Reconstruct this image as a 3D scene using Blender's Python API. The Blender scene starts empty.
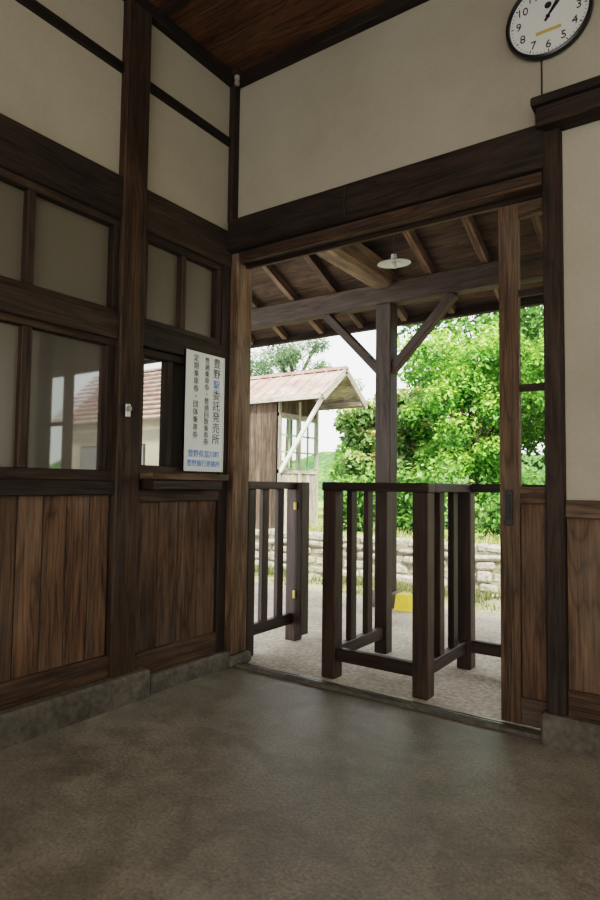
import bpy, math, random
import numpy as np
from mathutils import Matrix, Vector, noise
random.seed(7); RNG=np.random.default_rng(11)
S=bpy.context.scene

# ------------------------------------------------------------------ materials
def newmat(name):
    m=bpy.data.materials.new(name); m.use_nodes=True
    nt=m.node_tree; nt.nodes.clear()
    out=nt.nodes.new('ShaderNodeOutputMaterial'); b=nt.nodes.new('ShaderNodeBsdfPrincipled')
    nt.links.new(b.outputs[0],out.inputs[0]); return m,nt,b,out
def N(nt,t,**k):
    n=nt.nodes.new(t)
    for a,v in k.items(): setattr(n,a,v)
    return n
def ramp(nt,fac,stops):
    r=N(nt,'ShaderNodeValToRGB'); e=r.color_ramp.elements
    while len(e)<len(stops): e.new(.5)
    for i,(p,c) in enumerate(stops): e[i].position=p; e[i].color=(*c,1) if len(c)==3 else c
    nt.links.new(fac,r.inputs[0]); return r.outputs[0]
def mixc(nt,fac,a,b,mode='MIX'):
    m=N(nt,'ShaderNodeMix',data_type='RGBA',blend_type=mode)
    for s,v in ((m.inputs[0],fac),(m.inputs[6],a),(m.inputs[7],b)):
        if isinstance(v,bpy.types.NodeSocket): nt.links.new(v,s)
        elif isinstance(v,(int,float)): s.default_value=v
        else: s.default_value=(*v,1)
    return m.outputs[2]
def flat(name,col,rough=.6,metal=0,spec=.5):
    m,nt,b,o=newmat(name); b.inputs['Base Color'].default_value=(*col,1)
    b.inputs['Roughness'].default_value=rough; b.inputs['Metallic'].default_value=metal
    b.inputs['Specular IOR Level'].default_value=spec; return m
def noisen(nt,vec,scale,detail=5,rough=.6,dist=0):
    n=N(nt,'ShaderNodeTexNoise'); n.inputs['Scale'].default_value=scale; n.inputs['Detail'].default_value=detail
    n.inputs['Roughness'].default_value=rough; n.inputs['Distortion'].default_value=dist; nt.links.new(vec,n.inputs[0]); return n.outputs[0]
def mapn(nt,vec,sc):
    m=N(nt,'ShaderNodeMapping'); m.inputs['Scale'].default_value=sc; nt.links.new(vec,m.inputs[0]); return m.outputs[0]
def wood(name,dark,light,rough=.6,grain=14,var=.6,bump=.4,spec=.3,grey=.25,fc=1.0):
    m,nt,b,o=newmat(name)
    uv=N(nt,'ShaderNodeUVMap').outputs[0]
    fine=noisen(nt,mapn(nt,uv,(1.1,grain*4.0,1)),3,6,.7,.15)
    mid=noisen(nt,mapn(nt,uv,(.7,grain*.8,1)),2.4,5,.6,.8)
    cn=noisen(nt,mapn(nt,uv,(.45,4.5,1)),1.6,2,.45,.2)
    mm=N(nt,'ShaderNodeMath',operation='MULTIPLY'); mm.inputs[1].default_value=30; nt.links.new(cn,mm.inputs[0])
    fr=N(nt,'ShaderNodeMath',operation='PINGPONG'); fr.inputs[1].default_value=1; nt.links.new(mm.outputs[0],fr.inputs[0])
    c1=ramp(nt,mid,[(.30,dark),(.68,light)])
    f1=ramp(nt,fine,[(.38,(.38,.35,.33)),(.50,(.95,.93,.91)),(.62,(1.2,1.17,1.14))])
    c=mixc(nt,fc*.9,c1,f1,'MULTIPLY')
    f2=ramp(nt,fr.outputs[0],[(.0,(.36,.33,.31)),(.40,(1,1,1)),(1,(1.15,1.14,1.13))])
    c=mixc(nt,.65*fc,c,f2,'MULTIPLY')
    n3=noisen(nt,mapn(nt,uv,(1,2.2,1)),1.7,5,.6)
    lum=sum(light)/3
    gf=ramp(nt,n3,[(.45,(0,0,0)),(.75,(grey*2,)*3)])
    c=mixc(nt,gf,c,(lum*.85,lum*.74,lum*.62))
    st=ramp(nt,n3,[(.25,(.55,.53,.5)),(.6,(1.1,1.08,1.05))])
    c=mixc(nt,1.0,c,st,'MULTIPLY')
    at=N(nt,'ShaderNodeAttribute',attribute_name='tone')
    mr=N(nt,'ShaderNodeMapRange'); mr.inputs[3].default_value=1-var*.6; mr.inputs[4].default_value=1+var*.6
    nt.links.new(at.outputs['Fac'],mr.inputs[0])
    hv=N(nt,'ShaderNodeHueSaturation'); nt.links.new(c,hv.inputs['Color']); nt.links.new(mr.outputs[0],hv.inputs['Value'])
    nt.links.new(hv.outputs[0],b.inputs['Base Color'])
    rr=N(nt,'ShaderNodeMapRange'); rr.inputs[3].default_value=rough+.15; rr.inputs[4].default_value=rough-.08
    nt.links.new(mid,rr.inputs[0]); nt.links.new(rr.outputs[0],b.inputs['Roughness'])
    b.inputs['Specular IOR Level'].default_value=spec
    bp=N(nt,'ShaderNodeBump'); bp.inputs['Strength'].default_value=bump; bp.inputs['Distance'].default_value=.004
    nt.links.new(fine,bp.inputs['Height']); nt.links.new(bp.outputs[0],b.inputs['Normal'])
    return m
def mottled(name,stops,scale=2,detail=8,rough=.8,bump=.2,dist=.01,scale2=None,amt2=.3,spec=.4,rrange=None):
    m,nt,b,o=newmat(name); tc=N(nt,'ShaderNodeTexCoord')
    n1=noisen(nt,tc.outputs['Object'],scale,detail,.6)
    c=ramp(nt,n1,stops)
    n2=noisen(nt,tc.outputs['Object'],scale2 or scale*30,3,.5)
    g=ramp(nt,n2,[(.3,(1-amt2,)*3),(.7,(1+amt2,)*3)])
    c=mixc(nt,1.0,c,g,'MULTIPLY'); nt.links.new(c,b.inputs['Base Color'])
    b.inputs['Roughness'].default_value=rough
    b.inputs['Specular IOR Level'].default_value=spec
    bp=N(nt,'ShaderNodeBump'); bp.inputs['Strength'].default_value=bump; bp.inputs['Distance'].default_value=dist
    nt.links.new(n2,bp.inputs['Height']); nt.links.new(bp.outputs[0],b.inputs['Normal'])
    return m
def floormat(name):
    m,nt,b,o=newmat(name); tc=N(nt,'ShaderNodeTexCoord').outputs['Object']
    big=noisen(nt,tc,.8,6,.6,.3); mid=noisen(nt,tc,8,9,.75,.4); fine=noisen(nt,tc,90,4,.6)
    c=ramp(nt,big,[(.30,(.145,.125,.096)),(.5,(.185,.163,.129)),(.68,(.240,.217,.178))])
    g=ramp(nt,mid,[(.33,(.66,.65,.64)),(.5,(1,1,1)),(.68,(1.34,1.33,1.32))]); c=mixc(nt,.9,c,g,'MULTIPLY')
    g2=ramp(nt,fine,[(.3,(.66,.66,.66)),(.7,(1.34,1.34,1.34))]); c=mixc(nt,1.0,c,g2,'MULTIPLY')
    st=noisen(nt,mapn(nt,tc,(1,1.6,1)),2.1,8,.7,.4)
    sf=ramp(nt,st,[(.52,(0,0,0)),(.62,(.42,.42,.42))]); c=mixc(nt,sf,c,(.080,.069,.053))
    st2=noisen(nt,mapn(nt,tc,(1.3,1,1)),2.4,8,.72,.3)
    sf2=ramp(nt,st2,[(.56,(0,0,0)),(.66,(.38,.38,.38))]); c=mixc(nt,sf2,c,(.33,.30,.25))
    nt.links.new(c,b.inputs['Base Color'])
    rr=N(nt,'ShaderNodeMapRange'); rr.inputs[1].default_value=.3; rr.inputs[2].default_value=.7; rr.inputs[3].default_value=.34; rr.inputs[4].default_value=.60
    nt.links.new(mid,rr.inputs[0]); nt.links.new(rr.outputs[0],b.inputs['Roughness'])
    bp=N(nt,'ShaderNodeBump'); bp.inputs['Strength'].default_value=.3; bp.inputs['Distance'].default_value=.006
    ad=N(nt,'ShaderNodeMath',operation='ADD'); nt.links.new(mid,ad.inputs[0]); nt.links.new(fine,ad.inputs[1])
    nt.links.new(ad.outputs[0],bp.inputs['Height']); nt.links.new(bp.outputs[0],b.inputs['Normal'])
    return m
def leafmat(name,stops):
    m,nt,b,o=newmat(name); at=N(nt,'ShaderNodeAttribute',attribute_name='tone')
    c=ramp(nt,at.outputs['Fac'],stops); nt.links.new(c,b.inputs['Base Color']); b.inputs['Roughness'].default_value=.5
    tr=N(nt,'ShaderNodeBsdfTranslucent'); nt.links.new(c,tr.inputs[0])
    mx=N(nt,'ShaderNodeMixShader'); mx.inputs[0].default_value=.35
    nt.links.new(b.outputs[0],mx.inputs[1]); nt.links.new(tr.outputs[0],mx.inputs[2]); nt.links.new(mx.outputs[0],o.inputs[0])
    return m
def glossyglass(name,col,gloss,rough,grough=.02):
    m,nt,b,o=newmat(name); b.inputs['Base Color'].default_value=(*col,1); b.inputs['Roughness'].default_value=rough
    g=N(nt,'ShaderNodeBsdfGlossy'); g.inputs['Roughness'].default_value=grough; g.inputs['Color'].default_value=(.9,.92,.9,1)
    mx=N(nt,'ShaderNodeMixShader'); mx.inputs[0].default_value=gloss
    nt.links.new(b.outputs[0],mx.inputs[1]); nt.links.new(g.outputs[0],mx.inputs[2]); nt.links.new(mx.outputs[0],o.inputs[0]); return m
def clearglass(name):
    m,nt,b,o=newmat(name); t=N(nt,'ShaderNodeBsdfTransparent'); t.inputs[0].default_value=(.9,.93,.9,1)
    g=N(nt,'ShaderNodeBsdfGlossy'); g.inputs['Roughness'].default_value=.02
    mx=N(nt,'ShaderNodeMixShader'); mx.inputs[0].default_value=.07
    nt.links.new(t.outputs[0],mx.inputs[1]); nt.links.new(g.outputs[0],mx.inputs[2]); nt.links.new(mx.outputs[0],o.inputs[0]); return m

W_BEAM=wood('dark_beam_wood',(.013,.0085,.006),(.044,.028,.019),.65,12)
W_PILL=wood('pillar_wood',(.025,.015,.009),(.108,.063,.036),.62,12,grey=.3)
W_POST=wood('door_post_wood',(.048,.030,.018),(.165,.104,.061),.65,12,grey=.3)
W_PANEL=wood('wainscot_wood',(.041,.024,.014),(.150,.087,.047),.62,8,var=.55,grey=.3,fc=.9)
W_FRAME=wood('window_frame_wood',(.017,.010,.007),(.062,.037,.023),.6,14)
W_CEIL=wood('ceiling_board_wood',(.095,.045,.022),(.25,.125,.057),.5,7,var=.6,grey=.1)
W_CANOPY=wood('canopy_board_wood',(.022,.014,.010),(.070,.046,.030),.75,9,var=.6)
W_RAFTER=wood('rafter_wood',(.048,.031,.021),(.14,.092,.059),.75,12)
W_LIGHT=wood('weathered_log_wood',(.085,.060,.04),(.25,.175,.115),.7,12)
W_FENCE=wood('painted_fence_wood',(.019,.011,.008),(.052,.031,.022),.45,10,var=.4,bump=.2,grey=.1,fc=.7)
W_GREY=wood('grey_siding_wood',(.20,.185,.155),(.46,.43,.37),.8,9,var=.5)
W_SHED=wood('dark_shed_siding',(.030,.021,.015),(.095,.067,.046),.8,9,var=.6)
PLASTER=mottled('wall_plaster',[(.3,(.305,.265,.205)),(.5,(.36,.317,.250)),(.75,(.405,.363,.292))],scale=1.1,rough=.9,bump=.06,dist=.003,scale2=60,amt2=.03)
CONC=floormat('concrete_floor')
PLINTH=mottled('plinth_concrete',[(.3,(.052,.045,.034)),(.7,(.130,.113,.088))],scale=5,bump=.35,dist=.006,scale2=40,amt2=.2,rough=.85)
PAVE=mottled('platform_paving',[(.3,(.27,.225,.17)),(.5,(.40,.345,.27)),(.7,(.52,.46,.37))],scale=2.5,bump=.5,dist=.01,scale2=40,amt2=.3,rough=.85)
SUNLIT_MOSS=mottled('sunlit_mossy_paving',[(.3,(.33,.32,.12)),(.5,(.50,.45,.24)),(.7,(.60,.55,.40))],scale=3,bump=.5,dist=.02,scale2=40,amt2=.35,rough=.9)  # mossy concrete, with sunlight painted in as a lighter colour
STONE=mottled('stone_blocks',[(.3,(.15,.135,.107)),(.5,(.24,.22,.175)),(.7,(.35,.325,.27))],scale=3,bump=.6,dist=.03,scale2=18,amt2=.35,rough=.9)
MORTAR=mottled('stone_mortar',[(.3,(.12,.12,.07)),(.7,(.22,.21,.14))],scale=5,bump=.6,dist=.02,scale2=30,amt2=.3,rough=.95)
GRAVEL=mottled('track_ballast',[(.3,(.25,.23,.12)),(.6,(.4,.36,.26))],scale=3,bump=1,dist=.03,scale2=22,amt2=.5,rough=.95)
GRASS=mottled('grass_ground',[(.3,(.10,.17,.03)),(.5,(.2,.27,.06)),(.7,(.36,.36,.15))],scale=1.5,bump=.6,dist=.02,scale2=30,amt2=.3,rough=.95)
HILLM=mottled('hillside_forest',[(.3,(.025,.07,.018)),(.5,(.06,.14,.03)),(.7,(.12,.24,.05))],scale=.6,bump=1,dist=.3,scale2=4,amt2=.5,rough=.95)
ROOFRED=mottled('weathered_red_roof',[(.3,(.23,.12,.095)),(.5,(.34,.215,.178)),(.7,(.47,.375,.325))],scale=3,bump=.3,dist=.01,scale2=30,amt2=.2,rough=.6)
YELLOW=mottled('yellow_paint',[(.3,(.60,.40,.03)),(.7,(.8,.6,.06))],scale=6,bump=.2,scale2=60,amt2=.15,rough=.6)
BARK=mottled('tree_bark',[(.3,(.05,.035,.022)),(.7,(.15,.11,.075))],scale=6,bump=.8,dist=.02,scale2=30,amt2=.4,rough=.9)
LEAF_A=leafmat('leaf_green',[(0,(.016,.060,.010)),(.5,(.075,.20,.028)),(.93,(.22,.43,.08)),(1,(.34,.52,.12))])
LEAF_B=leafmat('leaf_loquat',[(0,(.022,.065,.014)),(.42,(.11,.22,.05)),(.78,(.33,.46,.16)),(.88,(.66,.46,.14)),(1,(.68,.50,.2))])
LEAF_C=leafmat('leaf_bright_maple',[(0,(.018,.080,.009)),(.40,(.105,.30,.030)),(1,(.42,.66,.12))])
LEAF_P=leafmat('leaf_pine',[(0,(.04,.09,.035)),(1,(.17,.28,.12))])
LEAF_G=leafmat('leaf_weed',[(0,(.14,.19,.05)),(.6,(.36,.38,.13)),(1,(.60,.55,.28))])
BLACK=flat('black_plastic',(.012,.012,.013),.3)
WHITE=flat('white_face',(.72,.72,.69),.35)
SIGNW=mottled('sign_white',[(.3,(.56,.58,.54)),(.7,(.68,.70,.66))],scale=3,bump=.02,scale2=40,amt2=.02,rough=.4)
INK=flat('black_ink',(.015,.015,.02),.5)
BLUE=flat('blue_ink',(.02,.16,.55),.5)
GOLD=flat('gold_label',(.55,.38,.10),.35)
ENAMEL=flat('grey_enamel',(.36,.37,.35),.35)
CERAM=flat('old_ceramic',(.30,.28,.24),.35)
METAL=flat('steel',(.45,.44,.42),.4,1)
BRASS=flat('hinge_brass',(.6,.45,.15),.4,1)
IRON=flat('dark_iron',(.015,.014,.013),.45)
CORD=flat('black_cord',(.02,.018,.016),.6)
GREENP=flat('green_paint',(.22,.33,.22),.5)
WHITEP=flat('white_paint',(.7,.7,.66),.6)
RAILM=flat('rail_rust',(.16,.08,.045),.6,.6)
FROST=glossyglass('frosted_glass',(.110,.094,.070),.04,.4,.25)
SEMI=glossyglass('window_glass_reflective',(.072,.062,.048),.14,.3,.03)
TICKETG=glossyglass('ticket_window_glass',(.03,.03,.028),.55,.2,.01)
DOORG=clearglass('clear_door_glass')
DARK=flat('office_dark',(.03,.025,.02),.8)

# ------------------------------------------------------------------ mesh builder
class MB:
    def __init__(s): s.v=[];s.f=[];s.m=[];s.uv=[];s.t=[];s.mats=[]
    def mi(s,mat):
        if mat not in s.mats: s.mats.append(mat)
        return s.mats.index(mat)
    def box(s,x0,x1,y0,y1,z0,z1,mat,grain=None,M=None):
        lo=[min(x0,x1),min(y0,y1),min(z0,z1)]; hi=[max(x0,x1),max(y0,y1),max(z0,z1)]
        d=[hi[i]-lo[i] for i in range(3)]
        g=grain if grain is not None else d.index(max(d))
        b=len(s.v); ro=(random.random()*40,random.random()*40); tn=random.random()
        P=[(lo[0] if i&1==0 else hi[0], lo[1] if i&2==0 else hi[1], lo[2] if i&4==0 else hi[2]) for i in range(8)]
        for p in P:
            q=M@Vector(p) if M is not None else Vector(p); s.v.append(tuple(q))
        F=[((0,4,6,2),0),((1,3,7,5),0),((0,1,5,4),1),((2,6,7,3),1),((0,2,3,1),2),((4,5,7,6),2)]
        k=s.mi(mat)
        for f,ax in F:
            s.f.append(tuple(b+i for i in f)); s.m.append(k); s.t.append(tn)
            o=[a for a in range(3) if a!=ax]
            if g in o: ua=g; va=[a for a in o if a!=g][0]
            else: ua,va=o
            for i in f:
                s.uv.append((P[i][ua]+ro[0],P[i][va]+ro[1]))
    def beam(s,p0,p1,w,h,mat,up=(0,0,1)):
        p0=Vector(p0);p1=Vector(p1); X=(p1-p0); L=X.length; X.normalize(); U=Vector(up)
        Y=U.cross(X).normalized(); Z=X.cross(Y)
        M=Matrix(((X.x,Y.x,Z.x,p0.x),(X.y,Y.y,Z.y,p0.y),(X.z,Y.z,Z.z,p0.z),(0,0,0,1)))
        s.box(0,L,-w/2,w/2,-h/2,h/2,mat,0,M)
    def poly(s,pts,mat,tone=.5):
        b=len(s.v); s.v+=[tuple(p) for p in pts]; s.f.append(tuple(range(b,b+len(pts)))); s.m.append(s.mi(mat)); s.t.append(tone)
        s.uv+=[(p[0]+p[1],p[2]) for p in pts]
    def prism(s,pts,vec,mat):
        v=Vector(vec); A=[Vector(p) for p in pts]; B=[p+v for p in A]; n=len(A)
        s.poly(A,mat); s.poly(B[::-1],mat)
        for i in range(n): s.poly([A[i],B[i],B[(i+1)%n],A[(i+1)%n]],mat)
    def lathe(s,prof,M,mat,n=40):
        b=len(s.v); k=s.mi(mat)
        for r,z in prof:
            for i in range(n):
                a=2*math.pi*i/n; s.v.append(tuple(M@Vector((r*math.cos(a),r*math.sin(a),z))))
        for j in range(len(prof)-1):
            for i in range(n):
                a=b+j*n+i; c=b+j*n+(i+1)%n
                s.f.append((a,c,c+n,a+n)); s.m.append(k); s.t.append(.5); s.uv+=[(0,0),(1,0),(1,1),(0,1)]
    def tube(s,p0,p1,r0,r1,mat,n=10):
        p0=Vector(p0);p1=Vector(p1);Z=(p1-p0);L=Z.length;Z.normalize()
        q=Z.to_track_quat('Z','Y').to_matrix().to_4x4(); M=Matrix.Translation(p0)@q
        s.lathe([(0.0001,0),(r0,0),(r1,L),(0.0001,L)],M,mat,n)
    def text(s,txt,size,M,mat,extr=.0006,align='CENTER'):
        cu=bpy.data.curves.new('t','FONT'); cu.body=txt; cu.size=size; cu.extrude=extr; cu.align_x=align; cu.align_y='CENTER'; cu.resolution_u=3
        ob=bpy.data.objects.new('t',cu); S.collection.objects.link(ob)
        dg=bpy.context.evaluated_depsgraph_get(); me=bpy.data.meshes.new_from_object(ob.evaluated_get(dg))
        b=len(s.v); k=s.mi(mat)
        for v in me.vertices: s.v.append(tuple(M@v.co))
        for p in me.polygons:
            s.f.append(tuple(b+i for i in p.vertices)); s.m.append(k); s.t.append(.5); s.uv+=[(0,0)]*len(p.vertices)
        bpy.data.objects.remove(ob); bpy.data.curves.remove(cu); bpy.data.meshes.remove(me)
    def build(s,name,bevel=0,smooth=False,parent=None):
        me=bpy.data.meshes.new(name); me.from_pydata(s.v,[],s.f)
        for m in s.mats: me.materials.append(m)
        me.polygons.foreach_set('material_index',s.m)
        uv=me.uv_layers.new(name='UVMap'); uv.data.foreach_set('uv',[c for p in s.uv for c in p])
        a=me.attributes.new('tone','FLOAT','FACE'); a.data.foreach_set('value',s.t)
        if smooth: me.polygons.foreach_set('use_smooth',[True]*len(s.f))
        me.update(); ob=bpy.data.objects.new(name,me); S.collection.objects.link(ob)
        if bevel:
            md=ob.modifiers.new('bevel','BEVEL'); md.width=bevel; md.segments=1; md.limit_method='ANGLE'; md.angle_limit=math.radians(60)
        if smooth:
            md=ob.modifiers.new('es','EDGE_SPLIT'); md.split_angle=math.radians(40)
        if parent: ob.parent=parent
        return ob

H=3.35; XR=5.0; YF=-5.2
# ------------------------------------------------------------------ floor / ceiling
b=MB(); b.box(-.1,XR,YF,0.0,-.15,0,CONC); b.build('floor')
b=MB()
b.box(-.1,XR+.1,YF-.1,.12,H+.02,H+.1,DARK)
y=0.0; 
while y>YF:
    b.box(0,XR,y-.296,y,H,H+.02,W_CEIL,0); y-=.30
b.build('ceiling')
b=MB()
yy=-.62
while yy>YF:
    b.box(0,XR,yy-.02,yy+.02,H-.025,H,W_BEAM); yy-=.62
b.build('trim_1',.003)
b=MB()
b.box(0,.05,YF,0,H-.06,H,W_BEAM,1); b.box(.05,XR,-.05,0,H-.06,H,W_BEAM,0)
b.box(0,.045,-.045,0,2.49,H-.06,W_BEAM,2)
b.build('trim_2',.003)

# ------------------------------------------------------------------ left wall
b=MB()
b.box(-.12,0,YF,.0,2.22,H,PLASTER,1)
b.box(-.12,-.06,YF,0,0,2.22,DARK,1)
b.build('wall_left')
b=MB()
for (a,c) in [(-.805,-.665),(-2.30,-2.155),(-3.8,-3.655)]:
    b.box(-.06,.045,a,c,0.0,H-.0,W_PILL,2)
b.build('pillar_wood_post',.006)
b=MB()
def seg(z0,z1,x0,x1,mat,ys=((-.665,0),(-2.155,-.80),(-3.655,-2.30),(YF,-3.80))):
    for a,c in ys: b.box(x0,x1,a,c,z0,z1,mat,1)
seg(2.22,2.425,-.06,.035,W_BEAM)
seg(2.935,2.985,-.02,.018,W_BEAM)
b.build('beam_left',.005)
b=MB()
seg(.94,1.005,-.06,.035,W_FRAME,((-2.155,-.80),(-3.655,-2.30),(YF,-3.80)))
seg(.905,.965,-.06,.03,W_FRAME,((-.665,-.10),))
seg(.125,.225,-.06,.03,W_PANEL,((-2.155,-.80),(-3.655,-2.30),(YF,-3.80)))
seg(.085,.195,-.06,.03,W_PANEL,((-.665,-.10),))
b.box(-.06,.03,-.10,0,0,2.22,W_BEAM,2)
b.build('trim_3',.004)
b=MB()
def boards(y0,y1,w,z0,z1,x1):
    y=y0
    while y<y1-.02:
        e=min(y+w,y1); b.box(-.05,x1+random.uniform(-.003,.003),y+.002,e-.002,z0,z1,W_PANEL,2); y=e
boards(-.655,-.10,.139,.19,.91,.008)
boards(-2.155,-.81,.113,.2,.945,.008)
boards(-3.655,-2.30,.113,.2,.945,.008)
boards(YF,-3.80,.113,.2,.945,.008)
b.build('wainscot_boards_left',.003)
b=MB()
b.box(-.12,.070,-.60,0.0,-.02,.085,PLINTH,1)
b.box(-.12,.085,YF,-.60,-.02,.125,PLINTH,1)
b.build('baseboard_left',.012)

def window(name,y0,y1,z0,z1,muls,fr,glass,xf=.02):
    b=MB(); muls=sorted(muls)
    b.box(-.05,xf,y0,y1,z0,z0+fr,W_FRAME,1); b.box(-.05,xf,y0,y1,z1-fr,z1,W_FRAME,1)
    b.box(-.05,xf,y0,y0+fr,z0+fr,z1-fr,W_FRAME,2); b.box(-.05,xf,y1-fr,y1,z0+fr,z1-fr,W_FRAME,2)
    for m in muls: b.box(-.045,xf-.004,m-fr*.5,m+fr*.5,z0+fr,z1-fr,W_FRAME,2)
    ed=[y0+fr]+[m for m in muls]+[y1-fr]
    for i in range(len(ed)-1):
        g=glass[i] if isinstance(glass,list) else glass
        b.box(-.03,-.02,ed[i],ed[i+1],z0+fr,z1-fr,g)
    return b.build(name,.003)
window('window_1',-.665,-.10,1.76,2.22,[-.385],.035,FROST)
window('window_2',-2.155,-.80,1.76,2.22,[-1.24,-1.70],.035,FROST)
window('window_3',-2.155,-.80,1.005,1.67,[-1.235,-1.69],.045,[FROST,FROST,SEMI],.012)
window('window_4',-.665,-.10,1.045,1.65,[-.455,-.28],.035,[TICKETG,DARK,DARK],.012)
window('window_5',-3.655,-2.30,1.005,1.67,[-2.98],.045,FROST)
window('window_6',-3.655,-2.30,1.76,2.22,[-2.98],.035,FROST)
b=MB()
seg(1.655,1.765,-.06,.032,W_FRAME)
b.box(-.06,0,YF,-3.80,1.0,1.66,W_PANEL,2); b.box(-.06,0,YF,-3.80,1.76,2.23,PLASTER)
b.build('trim_4',.004)
b=MB()
b.box(.013,.13,-.67,-.13,1.012,1.045,W_POST,1)
b.box(.013,.11,-.64,-.16,.965,1.012,W_FRAME,1)
b.build('ticket_counter_shelf',.004)

# sign board
SM=Matrix(((0,0,1,.042),(1,0,0,-.238),(0,1,0,1.375),(0,0,0,1)))
b=MB()
b.box(-.148,.148,-.315,.315,-.012,0,SIGNW,1,SM)
for s_ in (-1,1): b.box(s_*.145-.003,s_*.145+.003,-.315,.315,-.013,.003,METAL,1,SM)
b.box(-.03,.03,-.30,.30,-.029,-.012,W_FRAME,1,SM)
def vtext(txt,x,ytop,size,step,mat):
    for i,ch in enumerate(txt):
        if ch==' ': continue
        b.text(ch,size,SM@Matrix.Translation((x,ytop-i*step,.001)),mat)
vtext('豊野',.088,.272,.056,.058,INK)
vtext('駅',.088,.155,.052,.05,BLUE)
vtext('委託発売所',.088,.098,.060,.060,INK)
vtext('普通乗車券・普通回数乗車券',.012,.278,.037,.0365,INK)
vtext('定期乗車券・団体乗車券',-.070,.278,.039,.0405,INK)
b.text('豊野県富川町',.040,SM@Matrix.Translation((0,-.225,.001)),BLUE)
b.text('豊野旅行連絡所',.036,SM@Matrix.Translation((0,-.275,.001)),BLUE)
b.build('ticket_office_sign')
b=MB()
MT=Matrix(((0,0,1,.045),(1,0,0,-.755),(0,1,0,1.33),(0,0,0,1)))
b.box(-.014,.014,-.030,.030,0,.010,METAL,1,MT)
b.lathe([(.014,.010),(.014,.018),(.010,.021),(.0001,.021)],MT@Matrix.Translation((0,.008,0)),CERAM,20)
b.build('wall_thermometer',.002)
b=MB()
MI=Matrix(((.7,0,0,.075),(0,-.7,0,-.065),(0,0,-.7,H-.045),(0,0,0,1)))
b.lathe([(.0001,-.02),(.022,-.02),(.022,.01),(.013,.018),(.013,.028),(.022,.036),(.02,.055),(.0001,.058)],MI,CERAM,20)
b.box(-.03,.03,-.03,.03,-.065,-.02,W_BEAM,0,MI)
b.build('ceramic_insulator')

# ------------------------------------------------------------------ back wall
b=MB()
b.box(0,1.76,0,.10,2.49,H,PLASTER,0)
b.box(1.76,XR,0,.03,2.46,H,PLASTER,0)
b.box(1.792,2.5,0,.03,.95,2.46,PLASTER,0)
b.box(2.5,3.8,0,.03,2.15,2.46,PLASTER,0)
b.box(3.8,XR,0,.03,.95,2.46,PLASTER,0)
b.box(1.792,XR,.005,.03,0,.95,DARK,0)
b.build('wall_back')
b=MB()
b.box(.03,1.73,-.06,.11,2.305,2.492,W_BEAM,0)
b.box(.03,.80,-.075,-.06,2.31,2.478,W_BEAM,0)
b.build('beam_lintel',.006)
b=MB()
b.box(.085,1.73,-.03,.10,2.245,2.305,W_PILL,0)
b.box(.085,1.73,.03,.045,2.225,2.245,W_FRAME,0)
b.build('trim_5',.003)
b=MB(); b.box(-.015,.080,-.035,.10,0.06,2.305,W_POST,2); b.build('door_post_left',.008)
b=MB(); b.box(1.722,1.792,-.05,.035,.05,2.46,W_BEAM,2); b.build('door_post_right',.006)
b=MB()
b.box(1.71,XR,-.10,.0,2.46,2.54,W_BEAM,0); b.box(1.695,XR,-.12,.0,2.54,2.575,W_BEAM,0)
b.build('beam_cap',.005)
b=MB()
b.box(1.792,XR,-.03,.0,.88,.95,W_POST,0); b.box(1.792,XR,-.025,.0,.12,.215,W_PANEL,0)
b.build('trim_6',.004)
b=MB()
x=1.792
while x<XR-.02:
    e=min(x+.27,XR); b.box(x+.0015,e-.0015,-.008,.005,.2,.89,W_PANEL,2); x=e
b.build('wainscot_boards_back',.002)
b=MB(); b.box(1.70,XR,-.075,.02,-.02,.12,PLINTH,0); b.build('baseboard_back',.012)
b=MB(); b.box(-.03,.105,-.06,.12,.001,.06,PLINTH); b.build('post_footing_stone',.012)
b=MB(); b.box(.10,1.72,-.025,.01,0,.018,PLINTH,0); b.box(.10,1.72,.045,.055,0.001,.012,METAL,0); b.box(.10,1.72,.02,.03,0.001,.012,METAL,0)
b.build('door_sill',.002)
b=MB(); y0,y1=.04,.075; DX=1.517
b.box(DX,1.600,y0,y1,.02,2.235,W_POST,2); b.box(2.33,2.40,y0,y1,.02,2.235,W_POST,2)
b.box(1.600,2.33,y0,y1,2.16,2.235,W_POST,0); b.box(1.600,2.33,y0,y1,.02,.13,W_POST,0); b.box(1.600,2.33,y0,y1,.93,1.0,W_POST,0)
for z in (1.42,1.83): b.box(1.600,2.33,y0+.005,y1-.005,z-.015,z+.015,W_FRAME,0)
x=1.600
while x<2.32:
    e=min(x+.13,2.33); b.box(x+.001,e-.001,y0+.012,y1-.012,.13,.93,W_PANEL,2); x=e
b.box(1.600,2.33,.055,.059,1.0,2.16,DOORG)
b.box(1.540,1.571,y0-.006,y0,.835,.985,IRON,2); b.box(1.547,1.563,y0-.009,y0-.006,.865,.965,BLACK,2)
b.build('door_1',.003)
b=MB()
for (a,c,d,e) in ((2.5,3.8,.95,1.0),(2.5,3.8,2.10,2.15),(2.5,2.55,1.0,2.1),(3.75,3.8,1.0,2.1),(3.12,3.18,1.0,2.1)): b.box(a,c,-.01,.03,d,e,W_FRAME)
b.box(2.55,3.75,.01,.014,1.0,2.1,DOORG); b.build('window_7',.003)

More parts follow.
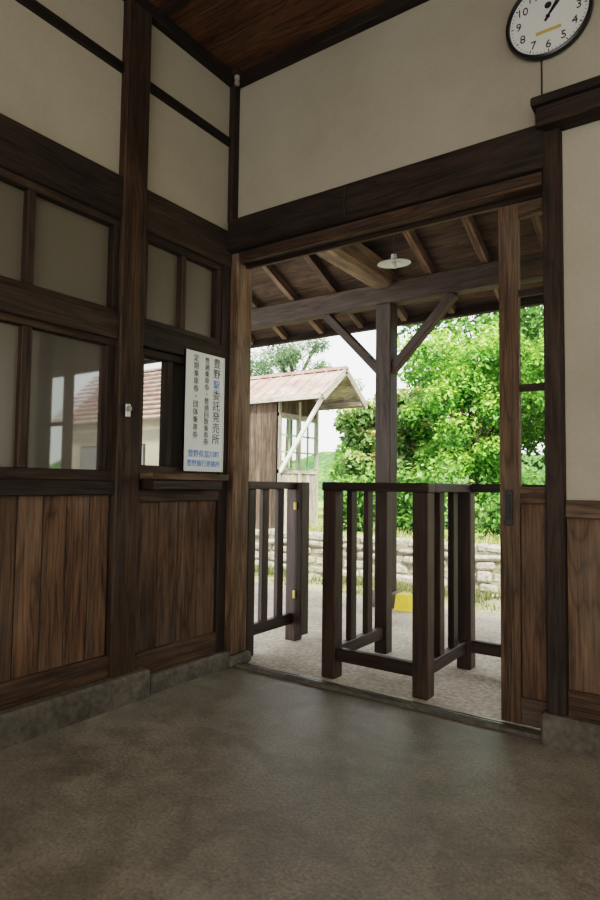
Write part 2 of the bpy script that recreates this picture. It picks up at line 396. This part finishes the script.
# other walls (behind the camera), large entrance
b=MB()
b.box(XR,XR+.12,YF,0,0,.95,W_PANEL,1); b.box(XR,XR+.12,YF,0,2.3,H,PLASTER,1)
for a,c in ((YF,-4.6),(-3.0,-2.7),(-.9,0)): b.box(XR,XR+.12,a,c,.95,2.3,PLASTER,1)
b.build('wall_right')
b=MB()
b.box(0,XR,YF-.12,YF,2.4,H,PLASTER,0); b.box(0,.8,YF-.12,YF,0,2.4,PLASTER); b.box(4.2,XR,YF-.12,YF,0,2.4,PLASTER)
b.build('wall_front')
b=MB()
for a,c in ((-4.6,-3.0),(-2.7,-.9)):
    m=(a+c)/2
    b.box(XR,XR+.05,a,c,.95,1.0,W_FRAME,1); b.box(XR,XR+.05,a,c,2.25,2.3,W_FRAME,1)
    for q in (a+.025,m,c-.025): b.box(XR,XR+.05,q-.025,q+.025,1.0,2.25,W_FRAME,2)
    b.box(XR+.02,XR+.024,a,c,1.0,2.25,DOORG)
b.build('window_8',.003)

# clock
b=MB()
CM=Matrix(((1,0,0,1.748),(0,0,-1,0),(0,1,0,2.957),(0,0,0,1)))
R=.174
b.lathe([(.0001,.001),(R-.012,.001),(R-.004,.008),(R,.02),(R-.003,.036),(R-.010,.040),(R-.015,.037),(R-.018,.026),(.0001,.026)],CM,BLACK,64)
b.lathe([(R-.0175,.0265),(.0001,.0266)],CM,WHITE,64)
for i in range(60):
    a=i*math.pi/30; L=.010 if i%5==0 else .006; w=.0022 if i%5==0 else .001
    b.box(-w,w,R-.024-L,R-.024,.0268,.0276,INK,1,CM@Matrix.Rotation(-a,4,'Z'))
for i in range(1,13):
    a=i*math.pi/6; r=R-.055
    b.text(str(i),.048,CM@Matrix.Translation((r*math.sin(a),r*math.cos(a),.0275)),INK,.001)
b.box(-.05,.05,-.066,-.052,.0268,.028,GOLD,0,CM)
b.lathe([(.0001,.0272),(.014,.0272),(.014,.0268)],CM@Matrix.Translation((0,.05,0)),INK,20)
for ang,L,w in ((math.radians(33),.075,.0045),(math.radians(42),.120,.003)):
    b.box(-w,w,-.02,L,.030,.032,INK,1,CM@Matrix.Rotation(-ang,4,'Z'))
b.lathe([(.008,.0285),(.008,.034),(.0001,.035)],CM,BLACK,16)
b.build('wall_clock',smooth=True)
b=MB(); b.box(1.712,1.718,-.006,0,2.575,2.80,CORD,2); b.build('clock_power_cord')

def fill_fixture(x,y,pw):  # unseen lamp behind the camera, added to brighten the room
    b=MB(); b.box(x-.6,x+.6,y-.08,y+.08,H-.07,H-.025,ENAMEL,0)
    em,nt,bs,o=newmat('fill_lamp_tube'); bs.inputs['Emission Color'].default_value=(1,.93,.82,1); bs.inputs['Emission Strength'].default_value=3
    b.tube((x-.56,y,H-.09),(x+.56,y,H-.09),.015,.015,em,12)
    b.build('added_fill_lamp')
    l=bpy.data.lights.new('added_fill_light','AREA'); l.shape='RECTANGLE'; l.size=1.1; l.size_y=.15; l.energy=pw; l.color=(1,.87,.70)
    o=bpy.data.objects.new('added_fill_light',l); o.location=(x,y,H-.12); S.collection.objects.link(o)
fill_fixture(2.9,-3.4,42)

# ------------------------------------------------------------------ ticket gate fences
T=1.012
def post(b,x,y,s=.075,z1=T,z0=0.001): b.box(x-s/2,x+s/2,y-s/2,y+s/2,z0,z1,W_FENCE,2)
b=MB()
XL,XRR,YN,YB=.605,1.115,.160,.745
for x,y in ((XL,YN),(XRR,YN),(XL,YB),(XRR,YB)): post(b,x,y,.08,T-.045)
b.box(XL-.045,XRR+.045,YN-.045,YN+.045,T-.045,T,W_FENCE,0)
for x in (XL,XRR): b.box(x-.045,x+.045,YN+.045,YB+.045,T-.045,T,W_FENCE,1)
b.box(XL,XRR,YN-.02,YN+.02,.09,.155,W_FENCE,0)
for x in (XL,XRR):
    b.box(x-.02,x+.02,YN,YB,.09,.155,W_FENCE,1)
    for f in (.34,.66): yy=YN+(YB-YN)*f; b.box(x-.017,x+.017,yy-.032,yy+.032,.155,T-.045,W_FENCE,2)
b.box(XRR+.03,2.7,YB-.03,YB+.03,T-.045,T,W_FENCE,0); b.box(XRR,2.7,YB-.02,YB+.02,.09,.155,W_FENCE,0)
for x in (1.52,1.72,1.92,2.12,2.32,2.5): b.box(x-.028,x+.028,YB-.017,YB+.017,.155,T-.045,W_FENCE,2)
post(b,2.66,YB,.075,T-.045)
b.build('ticket_gate_booth',.004)
b=MB(); X=.005
post(b,X,.18,.07,T-.045); post(b,X,.66,.08,T-.045)
b.box(X-.04,X+.04,.14,.70,T-.045,T,W_FENCE,1); b.box(X-.02,X+.02,.16,.66,.11,.175,W_FENCE,1)
for yy in (.335,.49): b.box(X-.017,X+.017,yy-.030,yy+.030,.175,T-.045,W_FENCE,2)
b.box(X+.05,X+.095,.60,.69,.045,T+.0,W_FENCE,2)
for z in (.30,.86): b.box(X+.035,X+.058,.59,.60,z-.025,z+.025,BRASS,2)
b.build('ticket_gate_fence',.004)

# ------------------------------------------------------------------ platform, tracks
b=MB(); b.box(-9,8,0.1,2.30,-.9,0,PAVE); b.box(-9,8,2.30,3.0,-.9,0,SUNLIT_MOSS); b.box(0.0,1.72,0,.1,-.9,0,PAVE); b.build('station_platform')
b=MB(); b.prism([(.11,1.90,.001),(.25,1.90,.001),(.22,1.90,.13),(.13,1.90,.13)],(0,.10,0),YELLOW)
b.build('yellow_wheel_chock',.008)
b=MB(); b.box(-30,25,3.0,6.95,-.95,-.8,GRAVEL)
b.build('track_bed')
b=MB()
for yy in (4.4,5.47):
    b.box(-30,25,yy-.06,yy+.06,-.70,-.69,RAILM,0); b.box(-30,25,yy-.012,yy+.012,-.69,-.58,RAILM,0); b.box(-30,25,yy-.035,yy+.035,-.58,-.55,RAILM,0)
xx=-20
while xx<15: b.box(xx-.1,xx+.1,3.9,5.97,-.799,-.70,W_GREY,1); xx+=.6
b.build('railway_track')
b=MB(); b.box(-30,25,7.95,40,-.95,-.02,GRASS); 
b.build('ground')
b=MB(); z=-.8
while z<.06:
    h=min(random.uniform(.11,.24),.12-z); x=-22+random.uniform(0,.3)
    while x<14:
        w=random.uniform(.14,.50); a0=random.uniform(-.03,.0)
        M=Matrix.Translation((x+w/2,7.15+random.uniform(-.05,.05),z+h/2))@Matrix.Rotation(random.uniform(-.09,.09),4,'Y')@Matrix.Rotation(random.uniform(-.12,.12),4,'Z')
        b.box(-w/2+.004,w/2-.004,-.15,.15,-h/2+.003,h/2-.002+a0,STONE,None,M); x+=w
    z+=h
b.box(-22,14,7.05,7.2,-.8,.06,MORTAR,0)
b.box(-22,14,7.2,7.94,-.8,.0,SUNLIT_MOSS,0)
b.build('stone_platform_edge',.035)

# ------------------------------------------------------------------ canopy
YP,XP=2.03,-.03; YE=2.52
b=MB(); b.box(XP-.07,XP+.07,YP-.07,YP+.07,.12,2.53,W_BEAM,2); b.box(XP-.11,XP+.11,YP-.11,YP+.11,0.001,.12,PLINTH)
b.build('canopy_post',.006)
b=MB()
b.box(-4.5,6.5,YP-.06,YP+.06,2.53,2.71,W_BEAM,0)
for sx in (-1,1):
    b.beam((XP+sx*.02,YP,1.93),(XP+sx*.60,YP,2.53),.07,.085,W_BEAM,(0,1,0))
b.box(3.4,3.54,YP-.07,YP+.07,0.001,2.53,W_BEAM,2); b.box(-3.74,-3.6,YP-.07,YP+.07,0.001,2.53,W_BEAM,2)
b.build('canopy_beam',.006)
b=MB()
def zr(y): return 2.735+.42*(2.0-y)
xs=[-.09+.455*k for k in range(-9,14)]
for x in xs:
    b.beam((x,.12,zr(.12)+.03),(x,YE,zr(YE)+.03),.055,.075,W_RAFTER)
b.build('canopy_rafters',.003)
b=MB()
sl=math.atan(.42); 
yv=.11
while yv<YE:
    ye=yv+.17
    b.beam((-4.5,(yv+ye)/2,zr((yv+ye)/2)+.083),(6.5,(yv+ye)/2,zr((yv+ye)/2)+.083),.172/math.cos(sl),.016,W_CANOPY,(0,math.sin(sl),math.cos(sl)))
    yv=ye
b.beam((-4.5,YE+.04,zr(YE+.04)+.03),(6.5,YE+.04,zr(YE+.04)+.03),.025,.09,W_BEAM,(0,math.sin(sl),math.cos(sl)))
b.beam((-4.5,1.38,zr(1.38)+.12),(6.5,1.38,zr(1.38)+.12),2.78,.03,ROOFRED,(0,math.sin(sl),math.cos(sl)))
b.build('canopy_roof')
b=MB()
b.beam((XP-.02,.12,2.80),(XP-.02,2.14,2.77),.19,.21,W_LIGHT)
b.beam((XP+1.82,.12,2.80),(XP+1.82,2.12,2.77),.12,.14,W_BEAM)
b.build('canopy_tie_beam',.03)
b=MB(); lx,ly=.42,1.25; lz=2.575
ML=Matrix.Translation((lx,ly,lz))@Matrix.Rotation(math.radians(6),4,'X')
b.lathe([(.0001,.055),(.018,.055),(.022,.024),(.05,.010),(.115,-.006),(.118,-.011),(.11,-.009),(.05,.004),(.0001,.006)],ML,ENAMEL,40)
b.lathe([(.0001,-.045),(.014,-.042),(.021,-.026),(.018,-.008),(.012,.006)],ML,CERAM,20)
b.tube((lx,ly,lz+.05),(lx,ly,zr(ly)+.06),.006,.006,IRON,8)
b.build('pendant_lamp',smooth=True)

# ------------------------------------------------------------------ hut on opposite platform
HX1,HX0=-5.35,-8.2; HY0,HY1=7.6,9.1; PK=8.35; RZ=3.42; EZ=2.78
b=MB()
y=HX0
while y<HX1-.02: b.box(y+.004,y+.146,HY0,HY0+.05,.02,2.8,W_SHED,2); y+=.15
y=HY0
while y<HY1-.02:
    b.box(HX1-.04,HX1+(.01 if int((y-HY0)/.15)%2 else 0),y+.004,y+.146,.02,1.25,W_GREY,2); y+=.15
b.box(HX1-.03,HX1+.03,HY0,HY1,1.22,1.30,W_GREY,1); b.box(HX1-.03,HX1+.03,HY0,HY1,2.42,2.5,W_GREY,1)
for yy in (HY0+.04,8.35,HY1-.04): b.box(HX1-.04,HX1+.035,yy-.04,yy+.04,.02,2.8,W_GREY,2)
for a,c in ((HY0+.08,8.31),(8.39,HY1-.08)):
    m=(a+c)/2
    for q in (a+.02,m,c-.02): b.box(HX1-.015,HX1+.015,q-.018,q+.018,1.3,2.42,GREENP,2)
    for z in (1.32,1.68,2.04,2.40): b.box(HX1-.015,HX1+.015,a,c,z-.016,z+.016,GREENP,1)
    b.box(HX1-.004,HX1+.0,a,c,1.3,2.42,DOORG)
b.box(HX0,HX1,HY1-.06,HY1,.02,1.3,W_GREY,2); b.box(HX0,HX0+.06,HY0,HY1,0.02,1.3,W_GREY,2)
b.box(HX0,HX0+.06,HY0,HY0+.1,1.3,2.7,W_GREY,2);b.box(HX0,HX0+.06,HY1-.1,HY1,1.3,2.7,W_GREY,2)
yv=HY0
while yv<HY1-.01:
    zt=RZ-.06-abs(yv+.075-PK)*(RZ-EZ)/.85
    b.box(HX1-.02,HX1+.02,yv+.003,yv+.147,2.5,max(2.55,zt),W_SHED,2); yv+=.15
b.build('shelter_hut',.004)
b=MB(); RX1=-4.16; RX0=-8.6
for sgn in (-1,1):
    e=PK+sgn*.86
    b.poly([(RX0,PK,RZ),(RX1,PK,RZ),(RX1,e,EZ),(RX0,e,EZ)],ROOFRED); b.poly([(RX0,PK,RZ-.05),(RX1,PK,RZ-.05),(RX1,e,EZ-.05),(RX0,e,EZ-.05)],W_GREY)
    x=RX0+.1
    while x<RX1:
        b.beam((x,PK,RZ+.012),(x,e,EZ+.012),.03,.03,ROOFRED); x+=.30
    b.beam((RX1,PK,RZ-.045),(RX1,e+sgn*.02,EZ-.055),.04,.14,W_GREY)
    b.beam((RX0,e,EZ-.03),(RX1,e,EZ-.03),.03,.09,W_GREY)
b.beam((RX0,PK,RZ+.02),(RX1+.03,PK,RZ+.02),.14,.06,ROOFRED)
for yy in (HY0+.05,PK,HY1-.05):
    zz=RZ-.12-abs(yy-PK)*(RZ-EZ)/.85; b.beam((HX0,yy,zz),(RX1-.02,yy,zz),.07,.09,W_GREY)
b.beam((HX1+.03,HY0+.05,1.25),(RX1-.15,HY0+.05,2.72),.06,.07,WHITEP)
b.build('hut_gable_roof')

# ------------------------------------------------------------------ vegetation
def leaves(verts,faces,tones,centers,radii,n,size,flatn=.5,asp=.5,zs=.8):
    k=len(centers); C=np.array(centers); idx=RNG.integers(0,k,n)
    c=C[idx]; r=np.array(radii)[idx]
    d=RNG.normal(size=(n,3)); d/=np.linalg.norm(d,axis=1)[:,None]
    rr=r*(RNG.uniform(.45,1.05,n)); p=c+d*rr[:,None]*np.array([1,1,zs])
    nr=d*.6+RNG.normal(size=(n,3))*.5+np.array([0,0,flatn]); nr/=np.linalg.norm(nr,axis=1)[:,None]
    a=RNG.normal(size=(n,3)); u=np.cross(nr,a); u/=np.linalg.norm(u,axis=1)[:,None]; w=np.cross(nr,u)
    s=size*RNG.uniform(.6,1.3,n)[:,None]
    q=np.stack([p-u*s*.5,p+w*s*asp*.5-u*s*.05,p+u*s*.5-nr*s*.12,p-w*s*asp*.5-u*s*.05],1)
    base=len(verts); verts.extend(map(tuple,q.reshape(-1,3)))
    faces.extend([(base+4*i,base+4*i+1,base+4*i+2,base+4*i+3) for i in range(n)])
    t=np.clip(.48+.3*d[:,2]+RNG.normal(size=n)*.16+.25*(rr/r-.8),0,1); tones.extend(t.tolist())  # clump tops lighter, insides darker: light and shade painted into leaf tone
def tree(name,x,y,zc,R,RZz,mat,n,size,nb=26,z0=0,trunk=.16,asp=.5,br=(.26,.42)):
    b=MB(); cs=[];rs=[]
    b.tube((x,y,z0-.05),(x+.1,y,zc-RZz*.3),trunk,trunk*.65,BARK,10)
    for i in range(nb):
        d=RNG.normal(size=3); d/=np.linalg.norm(d); q=RNG.uniform(.35,.85)
        c=(x+d[0]*R*q,y+d[1]*R*q,zc+d[2]*RZz*q); cs.append(c); rs.append(R*RNG.uniform(*br))
        if i%2==0: b.tube((x+.1,y,zc-RZz*.45),c,trunk*.35,.02,BARK,6)
    v=[];f=[];t=[]
    leaves(v,f,t,cs,rs,n,size,asp=asp)
    o=len(b.v); k=b.mi(mat); b.v+=v; b.f+=[tuple(o+i for i in q) for q in f]; b.m+=[k]*len(f); b.t+=t; b.uv+=[(0,0)]*(4*len(f))
    return b.build(name)
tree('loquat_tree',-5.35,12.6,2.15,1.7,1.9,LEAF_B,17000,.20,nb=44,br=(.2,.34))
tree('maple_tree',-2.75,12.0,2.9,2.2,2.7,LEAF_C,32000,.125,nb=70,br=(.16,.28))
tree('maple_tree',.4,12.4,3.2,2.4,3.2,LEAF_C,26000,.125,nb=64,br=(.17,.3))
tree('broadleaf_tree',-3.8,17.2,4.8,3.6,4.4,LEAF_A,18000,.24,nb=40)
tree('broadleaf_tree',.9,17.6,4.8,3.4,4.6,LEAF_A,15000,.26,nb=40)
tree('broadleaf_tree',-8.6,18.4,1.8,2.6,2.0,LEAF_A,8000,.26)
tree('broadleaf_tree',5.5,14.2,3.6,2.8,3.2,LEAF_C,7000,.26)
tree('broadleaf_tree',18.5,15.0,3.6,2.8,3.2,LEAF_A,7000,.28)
tree('pine_tree',-10.4,14.9,4.8,2.9,1.5,LEAF_P,11000,.22,nb=44,asp=.16,br=(.12,.20),trunk=.16)
def leafmass(name,cs,rs,n,size,mat,**k):
    b=MB(); v=[];f=[];t=[]; leaves(v,f,t,cs,rs,n,size,**k); kk=b.mi(mat)
    b.v=v;b.f=f;b.t=t;b.m=[kk]*len(f);b.uv=[(0,0)]*(4*len(f)); return b.build(name)
cs=[];rs=[]
for i in range(110):
    cs.append((random.uniform(-4.8,12),random.uniform(9.0,9.5),random.uniform(.1,1.15))); rs.append(random.uniform(.35,.55))
leafmass('garden_hedge',cs,rs,24000,.14,LEAF_A)
b=MB()
def blades(b,n,x0,x1,y0,y1,z,hmin,hmax):
    k=b.mi(LEAF_G)
    for i in range(n):
        x=random.uniform(x0,x1); y=random.uniform(y0,y1)
        if noise.noise(Vector((x*1.3,y*2,5)))<-.02: continue
        h=random.uniform(hmin,hmax); a=random.uniform(0,6.28); dx,dy=math.cos(a),math.sin(a); w=.007; l=random.uniform(0,.6)*h
        o=len(b.v); b.v+=[(x-dy*w,y+dx*w,z),(x+dy*w,y-dx*w,z),(x+dx*l,y+dy*l,z+h)]; b.f.append((o,o+1,o+2)); b.m.append(k); b.t.append(random.random()); b.uv+=[(0,0)]*3
blades(b,5000,-4.5,3.5,2.75,3.0,0,.03,.11); blades(b,2200,-4.5,3.5,2.3,2.75,0,.02,.06)
b.build('platform_weeds')
b=MB(); blades(b,7000,-5.0,5,7.35,7.9,0.0,.08,.26); b.build('platform_weeds')
b=MB(); nx,ny=60,12; 
for j in range(ny):
    for i in range(nx):
        x=-50+i*1.8; y=24+j*2.2; z=-1+ (1-math.cos(math.pi*min(1,j/8)))*2.3*(1+.35*noise.noise(Vector((x*.08,3,0))))+.5*noise.noise(Vector((x*.5,y*.5,1)))
        b.v.append((x,y,z))
for j in range(ny-1):
    for i in range(nx-1):
        a=j*nx+i; b.f.append((a,a+1,a+nx+1,a+nx)); b.m.append(0); b.t.append(.5); b.uv+=[(0,0)]*4
b.mats=[HILLM]; b.build('hillside')
b=MB(); hx0,hx1,hy0,hy1=11,16,9.8,13.0; pk=(hy0+hy1)/2
b.box(hx0,hx1,hy0,hy1,-.02,3.0,PLASTER); b.prism([(hx0,hy0,3),(hx0,hy1,3),(hx0,pk,4.7)],(hx1-hx0,0,0),PLASTER)
for sgn,e in ((-1,hy0-.4),(1,hy1+.4)):
    for k in range(12):
        f0,f1=k/12,(k+1)/12
        ya,yb=pk+(e-pk)*f0,pk+(e-pk)*f1; za,zb=4.85-(2.05)*f0,4.85-2.05*f1
        b.beam((hx0-.5,(ya+yb)/2,(za+zb)/2+.02),(hx1+.5,(ya+yb)/2,(za+zb)/2+.02),abs(yb-ya)*1.25,.05,ROOFRED,(0,sgn*.4,.9))
for q in (12,14): b.box(q,q+1,hy0-.03,hy0,1,2.1,SEMI); b.box(q-.05,q+1.05,hy0-.02,hy0+.01,.95,2.15,W_FRAME)
b.build('tiled_roof_house')

# ------------------------------------------------------------------ light
w=bpy.data.worlds.new('World'); S.world=w; w.use_nodes=True; nt=w.node_tree
bg=nt.nodes['Background']; tc=N(nt,'ShaderNodeTexCoord'); sp=N(nt,'ShaderNodeSeparateXYZ'); nt.links.new(tc.outputs['Generated'],sp.inputs[0])
c=ramp(nt,sp.outputs[2],[(0,(.98,.96,.92)),(.12,(.93,.94,.95)),(.6,(.82,.85,.90))])
nt.links.new(c,bg.inputs[0]); bg.inputs[1].default_value=3.4
sun=bpy.data.lights.new('sun','SUN'); sun.energy=12; sun.angle=math.radians(6); sun.color=(1,.95,.84)
so=bpy.data.objects.new('sun',sun); so.rotation_euler=Vector((.55,-.45,.72)).to_track_quat('Z','Y').to_euler(); so.location=(5,-8,12); S.collection.objects.link(so)

# ------------------------------------------------------------------ camera
yaw,pitch,roll=[math.radians(a) for a in (34.818,3.18,.707)]
F=Vector((-math.sin(yaw)*math.cos(pitch),math.cos(yaw)*math.cos(pitch),math.sin(pitch)))
R0=Vector((math.cos(yaw),math.sin(yaw),0)); U0=R0.cross(F)
Rv=R0*math.cos(roll)+U0*math.sin(roll); Uv=-R0*math.sin(roll)+U0*math.cos(roll)
cd=bpy.data.cameras.new('camera'); co=bpy.data.objects.new('camera',cd); S.collection.objects.link(co)
cd.sensor_fit='VERTICAL'; cd.sensor_height=36; cd.lens=24.47; cd.clip_start=.02; cd.clip_end=300
co.matrix_world=Matrix(((Rv.x,Uv.x,-F.x,2.313),(Rv.y,Uv.y,-F.y,-2.61),(Rv.z,Uv.z,-F.z,1.0),(0,0,0,1)))
S.camera=co
S.view_settings.view_transform='Filmic'; S.view_settings.look='Medium High Contrast'; S.view_settings.exposure=0.2
